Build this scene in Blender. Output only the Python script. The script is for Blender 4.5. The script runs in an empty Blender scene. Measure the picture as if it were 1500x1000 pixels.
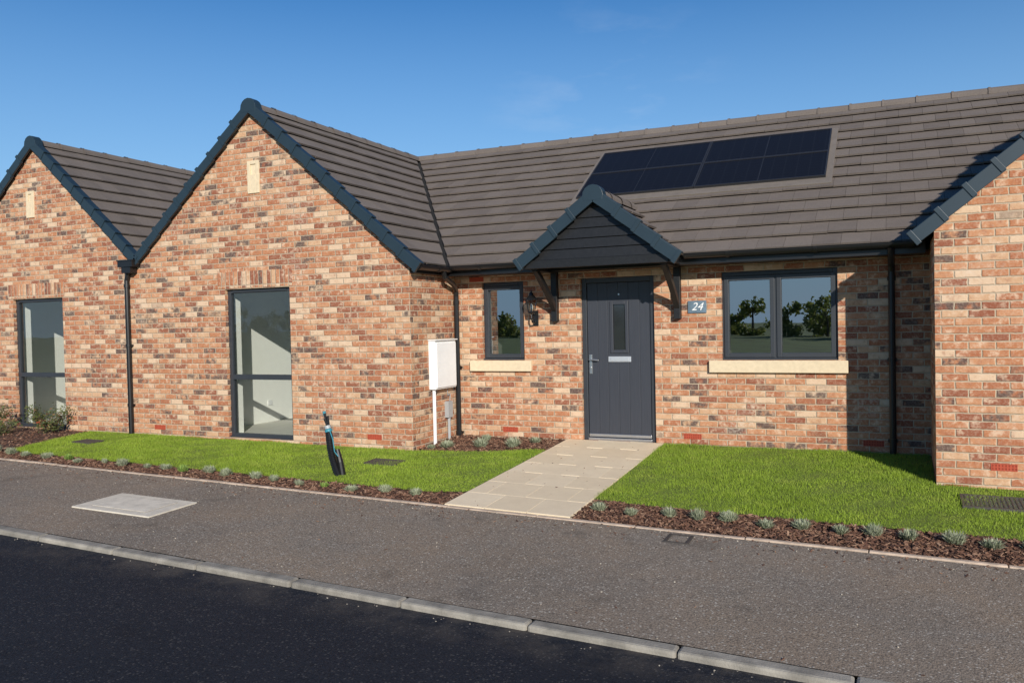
import bpy, bmesh, math, random
import numpy as np
from mathutils import Vector, Matrix
random.seed(7); rng=np.random.default_rng(7)
scn=bpy.context.scene
COL=bpy.context.collection

# ------------------------------------------------------------------ helpers
def empty(name):
    o=bpy.data.objects.new(name,None); COL.objects.link(o); o.empty_display_size=.2; return o

class MB:
    def __init__(s): s.v=[];s.f=[];s.m=[];s.uvo={}
    def face(s,pts,mi=0,uv=None):
        b=len(s.v); s.v.extend([tuple(p) for p in pts]); s.f.append(tuple(range(b,b+len(pts)))); s.m.append(mi)
        if uv: s.uvo[len(s.f)-1]=uv
    def box(s,x0,x1,y0,y1,z0,z1,mi=0):
        s.obox(((x0+x1)/2,(y0+y1)/2,(z0+z1)/2),((x1-x0)/2,0,0),(0,(y1-y0)/2,0),(0,0,(z1-z0)/2),mi)
    def obox(s,c,a,b,d,mi=0):
        c=Vector(c);a=Vector(a);b=Vector(b);d=Vector(d)
        if a.cross(b).dot(d)<0: a=-a
        i=len(s.v)
        for sx,sy,sz in ((-1,-1,-1),(1,-1,-1),(1,1,-1),(-1,1,-1),(-1,-1,1),(1,-1,1),(1,1,1),(-1,1,1)):
            s.v.append(tuple(c+a*sx+b*sy+d*sz))
        for q in ((0,3,2,1),(4,5,6,7),(0,1,5,4),(1,2,6,5),(2,3,7,6),(3,0,4,7)):
            s.f.append(tuple(i+k for k in q)); s.m.append(mi)
    def tube(s,pts,r,seg=10,mi=0,arc=None,cap=True,up=None):
        pts=[Vector(p) for p in pts]; rings=[]
        for k,p in enumerate(pts):
            t=(pts[min(k+1,len(pts)-1)]-pts[max(k-1,0)]).normalized()
            u=Vector(up) if up else (Vector((0,0,1)) if abs(t.z)<.9 else Vector((0,1,0)))
            a=t.cross(u).normalized(); b=a.cross(t).normalized()
            rr=r[k] if isinstance(r,(list,tuple)) else r
            a0,a1=arc if arc else (0,2*math.pi)
            n=seg if not arc else seg+1
            ring=[]
            for j in range(n):
                th=a0+(a1-a0)*j/seg
                s.v.append(tuple(p+a*math.cos(th)*rr+b*math.sin(th)*rr)); ring.append(len(s.v)-1)
            rings.append(ring)
        for k in range(len(rings)-1):
            A,B=rings[k],rings[k+1]; n=len(A)
            for j in range(n if not arc else n-1):
                s.f.append((A[j],B[j],B[(j+1)%n],A[(j+1)%n])); s.m.append(mi)
        if cap:
            s.f.append(tuple(rings[0])); s.m.append(mi); s.f.append(tuple(reversed(rings[-1]))); s.m.append(mi)
    def build(s,name,mats,parent=None,smooth=False,clips=None,bevel=0,uv=True):
        me=bpy.data.meshes.new(name); me.from_pydata(s.v,[],s.f)
        if not isinstance(mats,(list,tuple)): mats=[mats]
        for m in mats: me.materials.append(m)
        me.polygons.foreach_set('material_index',s.m)
        me.update()
        if clips:
            bm=bmesh.new(); bm.from_mesh(me)
            for co,no in clips:
                bmesh.ops.bisect_plane(bm,geom=bm.verts[:]+bm.edges[:]+bm.faces[:],plane_co=co,plane_no=no,clear_outer=True)
            bm.to_mesh(me); bm.free()
        if uv:
            ul=me.uv_layers.new(name='UVMap')
            for p in me.polygons:
                n=p.normal; ax=max(range(3),key=lambda i:abs(n[i]))
                ov=s.uvo.get(p.index) if not clips else None
                for k,li in enumerate(p.loop_indices):
                    co=me.vertices[me.loops[li].vertex_index].co
                    if ov: ul.data[li].uv=ov[k]
                    elif ax==0: ul.data[li].uv=(co.y+.1,co.z)
                    elif ax==1: ul.data[li].uv=(co.x,co.z)
                    else: ul.data[li].uv=(co.x,co.y)
        if smooth: me.polygons.foreach_set('use_smooth',[True]*len(me.polygons))
        o=bpy.data.objects.new(name,me); COL.objects.link(o)
        if parent: o.parent=parent
        if bevel:
            b=o.modifiers.new('b','BEVEL'); b.width=bevel; b.segments=2; b.limit_method='ANGLE'
        return o

# ------------------------------------------------------------------ node helpers
def newmat(name):
    m=bpy.data.materials.new(name); m.use_nodes=True
    nt=m.node_tree; b=nt.nodes['Principled BSDF']; return m,nt,b
class N:
    def __init__(s,nt): s.nt=nt
    def n(s,t,**k):
        x=s.nt.nodes.new(t)
        for a,v in k.items(): setattr(x,a,v)
        return x
    def l(s,a,b): s.nt.links.new(a,b)
    def math(s,op,a,b=None,c=None,clamp=False):
        x=s.n('ShaderNodeMath',operation=op); x.use_clamp=clamp
        for i,v in enumerate((a,b,c)):
            if v is None: continue
            if isinstance(v,(int,float)): x.inputs[i].default_value=v
            else: s.l(v,x.inputs[i])
        return x.outputs[0]
    def mix(s,fac,a,b,bt='MIX'):
        x=s.n('ShaderNodeMix',data_type='RGBA',blend_type=bt)
        for i,v in ((0,fac),(6,a),(7,b)):
            if isinstance(v,(int,float)): x.inputs[i].default_value=v
            elif isinstance(v,tuple): x.inputs[i].default_value=(*v[:3],1)
            else: s.l(v,x.inputs[i])
        return x.outputs[2]
    def noise(s,vec,scale,detail=3,rough=.5,dim='3D'):
        x=s.n('ShaderNodeTexNoise'); x.inputs['Scale'].default_value=scale; x.inputs['Detail'].default_value=detail; x.inputs['Roughness'].default_value=rough
        if vec is not None: s.l(vec,x.inputs['Vector'])
        return x.outputs['Fac']
    def ramp(s,fac,stops,interp='LINEAR'):
        x=s.n('ShaderNodeValToRGB'); cr=x.color_ramp; cr.interpolation=interp
        while len(cr.elements)<len(stops): cr.elements.new(.5)
        for e,(p,c) in zip(cr.elements,stops):
            e.position=p; e.color=(*c,1) if isinstance(c,tuple) else (c,c,c,1)
        s.l(fac,x.inputs[0]); return x.outputs[0]
    def mapr(s,v,a,b,c=0,d=1):
        x=s.n('ShaderNodeMapRange'); 
        for i,k in enumerate((a,b,c,d)): x.inputs[i+1].default_value=k
        s.l(v,x.inputs[0]); return x.outputs[0]
    def bump(s,h,strength,dist,bsdf):
        x=s.n('ShaderNodeBump'); x.inputs['Strength'].default_value=strength; x.inputs['Distance'].default_value=dist
        s.l(h,x.inputs['Height']); s.l(x.outputs[0],bsdf.inputs['Normal'])

def simple(name,col,rough=.6,var=.15,scale=8,bump=0,bscale=60,metal=0,spec=None,island=0):
    m,nt,b=newmat(name); g=N(nt)
    tc=g.n('ShaderNodeTexCoord').outputs['Object']
    f=g.mapr(g.noise(tc,scale,4,.6),.3,.7,1-var,1+var)
    if island:
        gi=g.n('ShaderNodeNewGeometry').outputs['Random Per Island']
        f=g.math('MULTIPLY',f,g.mapr(gi,0,1,1-island,1+island))
    vm=g.n('ShaderNodeVectorMath',operation='SCALE'); vm.inputs[0].default_value=col; g.l(f,vm.inputs['Scale'])
    g.l(vm.outputs[0],b.inputs['Base Color'])
    b.inputs['Roughness'].default_value=rough; b.inputs['Metallic'].default_value=metal
    if spec is not None: b.inputs['Specular IOR Level'].default_value=spec
    if bump: g.bump(g.noise(tc,bscale,4,.6),bump,.01,b)
    return m

def brick_mat(name,vert=False):
    m,nt,b=newmat(name); g=N(nt)
    uv=g.n('ShaderNodeTexCoord').outputs['UV']
    ob=g.n('ShaderNodeTexCoord').outputs['Object']
    sx=g.n('ShaderNodeSeparateXYZ'); g.l(uv,sx.inputs[0])
    U,V=sx.outputs[0],sx.outputs[1]
    wob=g.math('MULTIPLY',g.math('SUBTRACT',g.noise(ob,22,2),.5),.012)
    U=g.math('ADD',U,wob); V=g.math('ADD',V,g.math('MULTIPLY',g.math('SUBTRACT',g.noise(ob,27,2),.5),.011))
    if vert: U,V=g.math('ADD',V,.1),U
    row=g.math('FLOOR',g.math('DIVIDE',V,.075))
    par=g.math('FRACT',g.math('MULTIPLY',row,.5)) if not vert else g.math('MULTIPLY',row,0)
    uu=g.math('ADD',g.math('DIVIDE',U,.225),par)
    col=g.math('FLOOR',uu)
    fu=g.math('FRACT',uu); fv=g.math('FRACT',g.math('DIVIDE',V,.075))
    du=g.math('MULTIPLY',g.math('MINIMUM',fu,g.math('SUBTRACT',1,fu)),.225)
    dv=g.math('MULTIPLY',g.math('MINIMUM',fv,g.math('SUBTRACT',1,fv)),.075)
    d=g.math('MINIMUM',du,dv)
    mask=g.mapr(d,.0042,.0070)      # 1 = brick
    cv=g.n('ShaderNodeCombineXYZ'); g.l(col,cv.inputs[0]); g.l(row,cv.inputs[1])
    wn=g.n('ShaderNodeTexWhiteNoise',noise_dimensions='3D'); g.l(cv.outputs[0],wn.inputs[0])
    r1=wn.outputs['Value']
    sc=g.n('ShaderNodeSeparateColor'); g.l(wn.outputs['Color'],sc.inputs[0]); r2,r3=sc.outputs[1],sc.outputs[2]
    base=g.ramp(r1,[(0,(.27,.092,.050)),(.13,(.38,.140,.067)),(.34,(.44,.180,.085)),(.56,(.50,.235,.120)),(.75,(.55,.33,.19)),(.89,(.63,.44,.29))],'CONSTANT')
    off=g.n('ShaderNodeVectorMath',operation='MULTIPLY_ADD'); g.l(wn.outputs['Color'],off.inputs[0]); off.inputs[1].default_value=(9,9,9); g.l(ob,off.inputs[2])
    n1=g.noise(off.outputs[0],13,4,.65); n2=g.noise(off.outputs[0],48,4,.7)
    base=g.mix(g.mapr(n1,.52,.68,0,.78),base,(.68,.49,.34))
    base=g.mix(g.mapr(n1,.47,.30,0,.5),base,(.27,.090,.050))
    dk=g.math('MULTIPLY',g.mapr(r2,.82,.89),g.mapr(g.noise(off.outputs[0],9,3,.6),.38,.54,0,.92),clamp=True)
    base=g.mix(dk,base,(.095,.064,.056))
    base=g.mix(g.mapr(n2,.45,.75,.0,.32),base,(.66,.51,.38))
    base=g.mix(g.math('MULTIPLY',g.mapr(g.noise(ob,1.1,4,.6),.58,.72,0,.5),g.mapr(g.noise(ob,30,4,.7),.45,.6)),base,(.68,.58,.47))
    mort=g.mix(g.noise(ob,60,3),(.56,.45,.32),(.41,.32,.225))
    colr=g.mix(mask,mort,base)
    g.l(colr,b.inputs['Base Color']); b.inputs['Roughness'].default_value=.9; b.inputs['Specular IOR Level'].default_value=.2
    h=g.math('ADD',g.math('MULTIPLY',g.mapr(d,.003,.011),.8),g.math('ADD',g.math('MULTIPLY',n2,.40),g.math('MULTIPLY',r3,.25)))
    g.bump(h,.85,.009,b)
    return m

M_brick=brick_mat('brick_wall'); M_soldier=brick_mat('brick_soldier',True)
def tile_mat(name,c0,c1,c2):
    m,nt,b=newmat(name); g=N(nt)
    ob=g.n('ShaderNodeTexCoord').outputs['Object']
    gi=g.n('ShaderNodeNewGeometry').outputs['Random Per Island']
    base=g.ramp(gi,[(0,c0),(.5,c1),(1,c2)])
    base=g.mix(g.mapr(g.noise(ob,4,6,.7),.35,.7,0,.45),base,(c2[0]*1.2,c2[1]*1.17,c2[2]*1.12))
    base=g.mix(g.mapr(g.noise(ob,70,3,.6),.45,.75,0,.35),base,tuple(x*.5 for x in c0))
    g.l(base,b.inputs['Base Color']); b.inputs['Roughness'].default_value=.8; b.inputs['Specular IOR Level'].default_value=.25
    g.bump(g.noise(ob,140,3,.6),.35,.005,b); return m
M_tile=tile_mat('concrete_roof_tile',(.135,.112,.098),(.152,.126,.110),(.173,.144,.125))
M_deck=simple('roof_underlay',(.012,.012,.013),.9)
M_verge=simple('verge_plastic',(.018,.033,.045),.42,.08,4)
M_black=simple('black_plastic',(.010,.010,.011),.35,.1)
M_bwood=simple('black_timber',(.008,.008,.009),.5,.3,20,.2,30)
M_frame=simple('anthracite_upvc',(.036,.040,.047),.42,.05)
M_stone=simple('cast_stone',(.68,.55,.37),.85,.08,20,.15,120)
M_white=simple('white_plastic',(.80,.80,.79),.45,.03)
M_grey=simple('grey_plastic',(.35,.36,.36),.5,.05)
M_chrome=simple('brushed_steel',(.62,.62,.62),.3,.05,metal=.9)
M_plaster=simple('painted_plaster',(.88,.88,.83),.9,.02)
M_floor=simple('interior_floor',(.70,.68,.62),.7,.05)
M_terra=simple('terracotta',(.42,.07,.032),.8,.12,30)
M_dark=simple('dark_void',(.01,.01,.01),.9)

def door_mat():
    m,nt,b=newmat('composite_door_skin'); g=N(nt)
    ob=g.n('ShaderNodeTexCoord').outputs['Object']
    mp=g.n('ShaderNodeMapping'); mp.inputs['Scale'].default_value=(60,60,3); g.l(ob,mp.inputs[0])
    nz=g.noise(mp.outputs[0],1,4,.6)
    g.l(g.mix(nz,(.032,.035,.045),(.050,.054,.066)),b.inputs['Base Color']); b.inputs['Roughness'].default_value=.45
    g.bump(nz,.5,.003,b); return m
M_door=door_mat()
def glass_mat(name,tint,base):
    m,nt,b=newmat(name); g=N(nt); nt.nodes.remove(b)
    out=nt.nodes['Material Output']
    tr=g.n('ShaderNodeBsdfTransparent'); tr.inputs[0].default_value=(*tint,1)
    gl=g.n('ShaderNodeBsdfGlossy'); gl.inputs['Roughness'].default_value=.0; gl.inputs['Color'].default_value=(.95,.97,1,1)
    fr=g.n('ShaderNodeFresnel'); fr.inputs[0].default_value=1.5
    f=g.math('ADD',g.math('MULTIPLY',fr.outputs[0],1.4),base,clamp=True)
    ob=g.n('ShaderNodeTexCoord').outputs['Object']
    bp=g.n('ShaderNodeBump'); bp.inputs['Strength'].default_value=.05; bp.inputs['Distance'].default_value=.01
    g.l(g.noise(ob,1.9,1),bp.inputs['Height']); g.l(bp.outputs[0],gl.inputs['Normal'])
    mx=g.n('ShaderNodeMixShader'); g.l(f,mx.inputs[0]); g.l(tr.outputs[0],mx.inputs[1]); g.l(gl.outputs[0],mx.inputs[2]); g.l(mx.outputs[0],out.inputs[0])
    return m
M_glass=glass_mat('window_glass',(.95,.97,.95),.0)
M_glass2=glass_mat('window_glass_reflective',(.62,.65,.63),.26)

def pv_mat():
    m,nt,b=newmat('solar_cells'); g=N(nt)
    uv=g.n('ShaderNodeTexCoord').outputs['UV']; sx=g.n('ShaderNodeSeparateXYZ'); g.l(uv,sx.inputs[0])
    fu=g.math('FRACT',g.math('DIVIDE',sx.outputs[0],.158)); fv=g.math('FRACT',g.math('DIVIDE',sx.outputs[1],.09))
    e=g.math('MINIMUM',g.math('MINIMUM',fu,g.math('SUBTRACT',1,fu)),g.math('MINIMUM',fv,g.math('SUBTRACT',1,fv)))
    g.l(g.mix(g.mapr(e,.0,.05),(.014,.015,.018),(.009,.009,.011)),b.inputs['Base Color'])
    b.inputs['Roughness'].default_value=.3; b.inputs['Specular IOR Level'].default_value=.12; return m
M_pv=pv_mat()

# ------------------------------------------------------------------ dimensions
ZR=4.618; YR=3.196; ZE=2.338; TM=.643; TG=.891
APX=[-9.35,-4.828,6.0,10.522]; GF=[1.174,1.174,1.25,1.25]
def zmain(y): return ZE+TM*(y+.35)
HW=2.559; HV=2.261
house=empty('brick_house'); houseL=empty('brick_house'); houseR=empty('brick_house')
def par(x): return houseL if x<-7.089 else (house if x<3.5 else houseR)

# ------------------------------------------------------------------ roof tiles
def tiles(mb,O,ud,vd,ulen,vlen,w=.30,nrow=14,lift=.058,drop=.03):
    O=Vector(O);ud=Vector(ud).normalized();vd=Vector(vd).normalized();n=ud.cross(vd)
    O=O-n*drop; ex=vlen/nrow
    for r in range(nrow):
        u=-w*.5 if r%2 else 0.
        while u<ulen:
            a=max(u,0);b2=min(u+w,ulen)
            if b2-a>.02:
                j=random.uniform(-.003,.003); j2=random.uniform(-.0045,.0045)
                v0=r*ex+j2; v1=min((r+1)*ex+.03,vlen)
                def P(uu,vv,h): return tuple(O+ud*uu+vd*vv+n*h)
                g=.0014; th=.024
                A=P(a+g,v0,lift+j);B=P(b2-g,v0,lift+j);C=P(b2-g,v1,.012);D=P(a+g,v1,.012)
                A0=P(a+g,v0,lift+j-th);B0=P(b2-g,v0,lift+j-th);C0=P(b2-g,v1,0);D0=P(a+g,v1,0)
                i=len(mb.v); mb.v.extend([A,B,C,D,A0,B0,C0,D0])
                for q in ((0,1,2,3),(4,5,1,0),(5,6,2,1),(7,4,0,3),(4,7,6,5)):
                    mb.f.append(tuple(i+k for k in q)); mb.m.append(0)
            u+=w
def deck(mb,O,ud,vd,ulen,vlen,drop=.034):
    O=Vector(O);ud=Vector(ud).normalized();vd=Vector(vd).normalized();n=ud.cross(vd);O=O-n*drop
    mb.face([O,O+ud*ulen,O+ud*ulen+vd*vlen,O+vd*vlen])
cm,sm_=math.cos(math.atan(TM)),math.sin(math.atan(TM)); cg,sg=math.cos(math.atan(TG)),math.sin(math.atan(TG))
def clipR(a,keep_gable,off=0):   # valley on right side of apex a
    no=Vector((1.386,1,0)).normalized(); co=Vector((a,YR,0))
    return (co-no*off,no) if keep_gable else (co+no*off,-no)
def clipL(a,keep_gable,off=0):
    no=Vector((-1.386,1,0)).normalized(); co=Vector((a,YR,0))
    return (co-no*off,no) if keep_gable else (co+no*off,-no)
segs=[(-17,APX[0],None,APX[0]),(APX[0],APX[1],APX[0],APX[1]),(APX[1],APX[2],APX[1],APX[2]),(APX[2],APX[3],APX[2],APX[3]),(APX[3],17,APX[3],None)]
for x0,x1,l,r in segs:
    y0=-.39; O=(x0,y0,zmain(y0)); vl=(YR-y0)/cm
    for kind,off in ((0,.028),(1,0)):
        mb=MB(); cl=[]
        if l is not None: cl.append(clipR(l,False,off))
        if r is not None: cl.append(clipL(r,False,off))
        (tiles if kind==0 else deck)(mb,O,(1,0,0),(0,cm,sm_),x1-x0,vl)
        mb.build('main_roof_tiles' if kind==0 else 'main_roof_underlay',M_tile if kind==0 else M_deck,par((x0+x1)/2),clips=cl)
# gable roofs
for i,a in enumerate(APX):
    yf=-GF[i]-.06
    for side in (1,-1):
        opens=(i in (1,3) and side==1) or (i in (0,2) and side==-1)
        hw=HW+.02 if opens else HV-.03
        ze=ZR-TG*hw; vl=hw/cg; nr=round(vl/.29)
        L=YR-yf+.3
        if side==1: O=(a+hw,yf,ze);ud=(0,1,0);vd=(-cg,0,sg)
        else: O=(a-hw,yf+L,ze);ud=(0,-1,0);vd=(cg,0,sg)
        for kind,off in ((0,.028),(1,0)):
            mb=MB(); cl=[(clipR if side==1 else clipL)(a,True,off)]
            (tiles if kind==0 else deck)(mb,O,ud,vd,L,vl,**({'nrow':nr} if kind==0 else {}))
            mb.build('gable_roof_tiles' if kind==0 else 'gable_roof_underlay',M_tile if kind==0 else M_deck,par(a),clips=cl)
# back slope + ridges
mb=MB(); mb.face([(-17,YR,ZR-.03),(17,YR,ZR-.03),(17,6.8,ZE),(-17,6.8,ZE)]); mb.build('rear_roof_slope',M_tile,house)
def ridge(mb,P0,P1,r=.095):
    P0=Vector(P0);P1=Vector(P1);L=(P1-P0).length;d=(P1-P0)/L;n=max(1,round(L/.45))
    for k in range(n):
        a=P0+d*(L*k/n);b=P0+d*(L*(k+1)/n+.012)
        j=random.uniform(-.003,.003)
        mb.tube([a+Vector((0,0,j)),b+Vector((0,0,j))],[r,r*.93],8,arc=(math.radians(-8),math.radians(188)),cap=False)
        mb.tube([a+Vector((0,0,j)),a+d*.03+Vector((0,0,j))],[r+.008,r+.008],8,arc=(math.radians(-8),math.radians(188)),cap=False)
for x0,x1,p in ((-17,-7.1,houseL),(-7.1,3.5,house),(3.5,17,houseR)):
    mb=MB(); ridge(mb,(x0,YR,ZR-.045),(x1,YR,ZR-.045)); mb.build('main_ridge_tiles',M_tile,p)
for i,a in enumerate(APX):
    mb=MB(); ridge(mb,(a,-GF[i]-.05,ZR-.045),(a,YR,ZR-.045)); mb.build('gable_ridge_tiles',M_tile,par(a))
# verges
def verge(mb,P0,P1,y,unit=.30,hgt=.13):
    P0=Vector(P0);P1=Vector(P1);L=(P1-P0).length;d=(P1-P0)/L
    n=Vector((-d.z,0,d.x)); 
    if n.z<0:n=-n
    k=max(1,round(L/unit)); u=L/k
    for i in range(k):
        t=math.radians(3.6); d2=(d*math.cos(t)-n*math.sin(t)); n2=(n*math.cos(t)+d*math.sin(t))
        c=P0+d*(u*(i+.5))+n*(.012)
        cc=Vector((c.x,y,c.z))
        mb.obox(cc-n2*(hgt/2-.04)+Vector((0,-.015,0)),d2*(u/2+.02),(0,.018,0),n2*(hgt/2))
        mb.obox(cc+n2*.035+Vector((0,.03,0)),d2*(u/2+.02),(0,.055,0),n2*.008)
        mb.obox(cc-d2*(u/2)-n2*(hgt/2-.04)+Vector((0,-.02,0)),d2*.026,(0,.022,0),n2*(hgt/2+.012))
def capend(mb,a,y,z,r=.135,h=.07):
    mb.tube([(a,y-.035,z),(a,y+.10,z)],[r,r],10,arc=(math.radians(-25),math.radians(205)),cap=True)
for i,a in enumerate(APX):
    mb=MB(); y=-GF[i]-.055
    for side in (1,-1):
        opens=(i in (1,3) and side==1) or (i in (0,2) and side==-1)
        hw=HW+.07 if opens else HV
        verge(mb,(a+side*hw,y,ZR-TG*hw),(a+side*.06,y,ZR-TG*.06),y)
    capend(mb,a,y,ZR-.05)
    mb.build('verge_caps',M_verge,par(a),bevel=.004)

# ------------------------------------------------------------------ walls
def wall_front(mb,y,x0,x1,z0,z1,ops,rev=.08,mi=0,sgn=1):
    xs=sorted(set([x0,x1]+[v for o in ops for v in o[:2]])); zs=sorted(set([z0,z1]+[v for o in ops for v in o[2:]]))
    for i in range(len(xs)-1):
        for j in range(len(zs)-1):
            cx=(xs[i]+xs[i+1])/2;cz=(zs[j]+zs[j+1])/2
            if any(o[0]<cx<o[1] and o[2]<cz<o[3] for o in ops): continue
            mb.face([(xs[i],y,zs[j]),(xs[i+1],y,zs[j]),(xs[i+1],y,zs[j+1]),(xs[i],y,zs[j+1])],mi)
    for a,b,c,d in ops:
        y2=y+rev
        mb.face([(a,y,c),(a,y2,c),(a,y2,d),(a,y,d)],mi); mb.face([(b,y2,c),(b,y,c),(b,y,d),(b,y2,d)],mi)
        mb.face([(a,y,d),(a,y2,d),(b,y2,d),(b,y,d)],mi); mb.face([(a,y2,c),(a,y,c),(b,y,c),(b,y2,c)],mi)
BW=(-5.419,-4.266,.005,2.10); LW=(-5.419-4.60,-4.266-4.55,.005,2.10)
def gclips(a):
    return [(Vector((a,0,ZR-.05)),Vector((sg,0,cg))),(Vector((a,0,ZR-.05)),Vector((-sg,0,cg)))]
G=-1.174;H=-1.25
mb=MB(); wall_front(mb,G,-7.089,-2.352,-.6,4.6,[BW]); mb.build('gable_wall',M_brick,house,clips=gclips(APX[1]))
mb=MB(); wall_front(mb,G,-11.9,-7.089,-.6,4.6,[LW]); mb.build('gable_wall',M_brick,houseL,clips=gclips(APX[0]))
RW1=(5.45,6.60,.005,2.10)
mb=MB(); wall_front(mb,H,3.548,8.261,-.6,4.6,[RW1]); mb.build('gable_wall',M_brick,houseR,clips=gclips(APX[2]))
mb=MB(); wall_front(mb,H,8.261,13.0,-.6,4.6,[]); mb.build('gable_wall',M_brick,houseR,clips=gclips(APX[3]))
SW=(-1.934,-1.309,1.04,2.10); RW=(1.303,2.611,1.04,2.10); DR=(-.50,.473,0.0,2.10)
mb=MB(); wall_front(mb,0,-2.352,3.548,-.6,2.25,[SW,RW,DR])
mb.face([(-2.352,G,-.6),(-2.352,0,-.6),(-2.352,0,2.3),(-2.352,G,2.3)])
mb.face([(3.548,0,-.6),(3.548,H,-.6),(3.548,H,2.3),(3.548,0,2.3)])
mb.build('recessed_wall',M_brick,house)
mb=MB()
mb.face([(-17,0,-.6),(-11.9,0,-.6),(-11.9,0,2.25),(-17,0,2.25)]); mb.face([(-11.9,G,-.6),(-11.9,G,2.3),(-11.9,0,2.3),(-11.9,0,-.6)])
mb.build('side_wall',M_brick,houseL)
mb=MB()
mb.face([(13,0,-.6),(17,0,-.6),(17,0,2.25),(13,0,2.25)]); mb.face([(13,H,-.6),(13,0,-.6),(13,0,2.3),(13,H,2.3)])
mb.face([(17,0,-.6),(17,6.4,-.6),(17,6.4,2.3),(17,YR,4.5),(17,0,2.3)])
mb.build('side_wall',M_brick,houseR)
REAR=[(-6.1,-2.7,.05,2.3),(-10.7,-7.4,.05,2.3)]  # unseen rear openings, added to let sky light into the front rooms
mb=MB(); wall_front(mb,6.4,-17,17,-.6,2.4,REAR,0); mb.face([(-17,6.4,-.6),(-17,0,-.6),(-17,0,2.3),(-17,YR,4.5),(-17,6.4,2.3)])
mb.build('rear_wall',M_brick,house)
# soldier lintels
mb=MB(); mb.box(-5.545,-4.215,G-.004,G+.02,2.115,2.345); mb.build('soldier_lintel',M_soldier,house)
mb=MB(); mb.box(LW[0]-.12,LW[1]+.05,G-.004,G+.02,2.115,2.345); mb.build('soldier_lintel',M_soldier,houseL)
def slot(x0,x1,z0,z1,y,p):
    mb=MB(); t=.055
    mb.box(x0,x0+t,y-.018,y+.03,z0,z1);mb.box(x1-t,x1,y-.018,y+.03,z0,z1)
    mb.box(x0+t,x1-t,y-.018,y+.03,z1-.05,z1);mb.box(x0+t,x1-t,y-.018,y+.03,z0,z0+.26)
    mb.build('stone_vent_surround',M_stone,p,bevel=.004)
    mb=MB(); mb.box(x0+t,x1-t,y-.001,y+.01,z0+.26,z1-.05); mb.build('vent_slit',M_stone,p)
slot(-4.935,-4.73,3.41,3.86,G,house); slot(-9.59,-9.40,3.41,3.84,G,houseL)
slot(5.9,6.1,3.41,3.86,H,houseR)
# sills
mb=MB(); mb.box(-2.115,-1.20,-.055,.075,.893,1.037); mb.build('stone_sill',M_stone,house,bevel=.006)
mb=MB(); mb.box(1.153,2.716,-.055,.075,.893,1.037); mb.build('stone_sill',M_stone,house,bevel=.006)
M_terd=simple('terracotta_dark',(.28,.045,.022),.9)
def airbrick(x,y,p):
    mb=MB(); z0,z1=.07,.135; mb.box(x-.108,x+.108,y-.002,y+.01,z0,z1,1)
    mb.box(x-.108,x+.108,y-.006,y,z1-.008,z1);mb.box(x-.108,x+.108,y-.006,y,z0,z0+.008)
    for k in range(9):
        xx=x-.108+.216*k/8; mb.box(max(xx-.007,x-.108),min(xx+.007,x+.108),y-.005,y-.0025,z0+.008,z1-.008)
    mb.box(x-.1,x+.1,y-.0055,y-.003,z0+.028,z0+.038)
    mb.build('air_brick',[M_terra,M_terd],p)
for x,y,p in ((-9.43,G,houseL),(-6.76,G,house),(-2.94,G,house),(-1.54,0,house),(.93,0,house),(2.97,0,house),(4.11,H,houseR)): airbrick(x,y,p)
mb=MB(); mb.box(-2.12,-1.90,-.004,.01,2.115,2.18); mb.build('red_brick_vent',M_terra,house)

# ------------------------------------------------------------------ windows
def window(o,y,p,kind,glass):
    x0,x1,z0,z1=o; yf=y+.055; yb=y+.125; F=.055
    mb=MB()
    mb.box(x0,x0+F,yf,yb,z0,z1);mb.box(x1-F,x1,yf,yb,z0,z1);mb.box(x0+F,x1-F,yf,yb,z1-F,z1);mb.box(x0+F,x1-F,yf,yb,z0,z0+F)
    mb.box(x0+.1,x1-.1,yf-.014,yf,z1-.045,z1-.02)
    mb.box(x0-.0,x1+.0,yf-.03,yf,z0,z0+.022)
    panes=[]
    def sash(a,b,c,d,s=.052):
        ys=yf-.016
        mb.box(a,a+s,ys,yb-.02,c,d);mb.box(b-s,b,ys,yb-.02,c,d);mb.box(a+s,b-s,ys,yb-.02,d-s,d);mb.box(a+s,b-s,ys,yb-.02,c,c+s)
        panes.append((a+s-.002,b-s+.002,c+s-.002,d-s+.002))
    if kind=='tall':
        zt=.86; mb.box(x0+F,x1-F,yf-.004,yb,zt-.035,zt+.035)
        panes+= [(x0+F-.002,x1-F+.002,z0+F-.002,zt-.033),(x0+F-.002,x1-F+.002,zt+.033,z1-F+.002)]
    elif kind=='single': sash(x0+.025,x1-.025,z0+.03,z1-.055)
    else:
        m=x0+(x1-x0)*.475; mb.box(m-.03,m+.03,yf,yb,z0+F,z1-F)
        sash(x0+.025,m-.012,z0+.03,z1-.055); sash(m+.012,x1-.025,z0+.03,z1-.055)
    mb.build('window_frame',M_frame,p,bevel=.004)
    g=MB()
    for a,b,c,d in panes: g.face([(a,yf+.03,c),(b,yf+.03,c),(b,yf+.03,d),(a,yf+.03,d)])
    g.build('window_glass',glass,p)
window(BW,G,house,'tall',M_glass); window(LW,G,houseL,'tall',M_glass); window(RW1,H,houseR,'tall',M_glass)
window(SW,0,house,'single',M_glass2); window(RW,0,house,'double',M_glass2)
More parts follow.
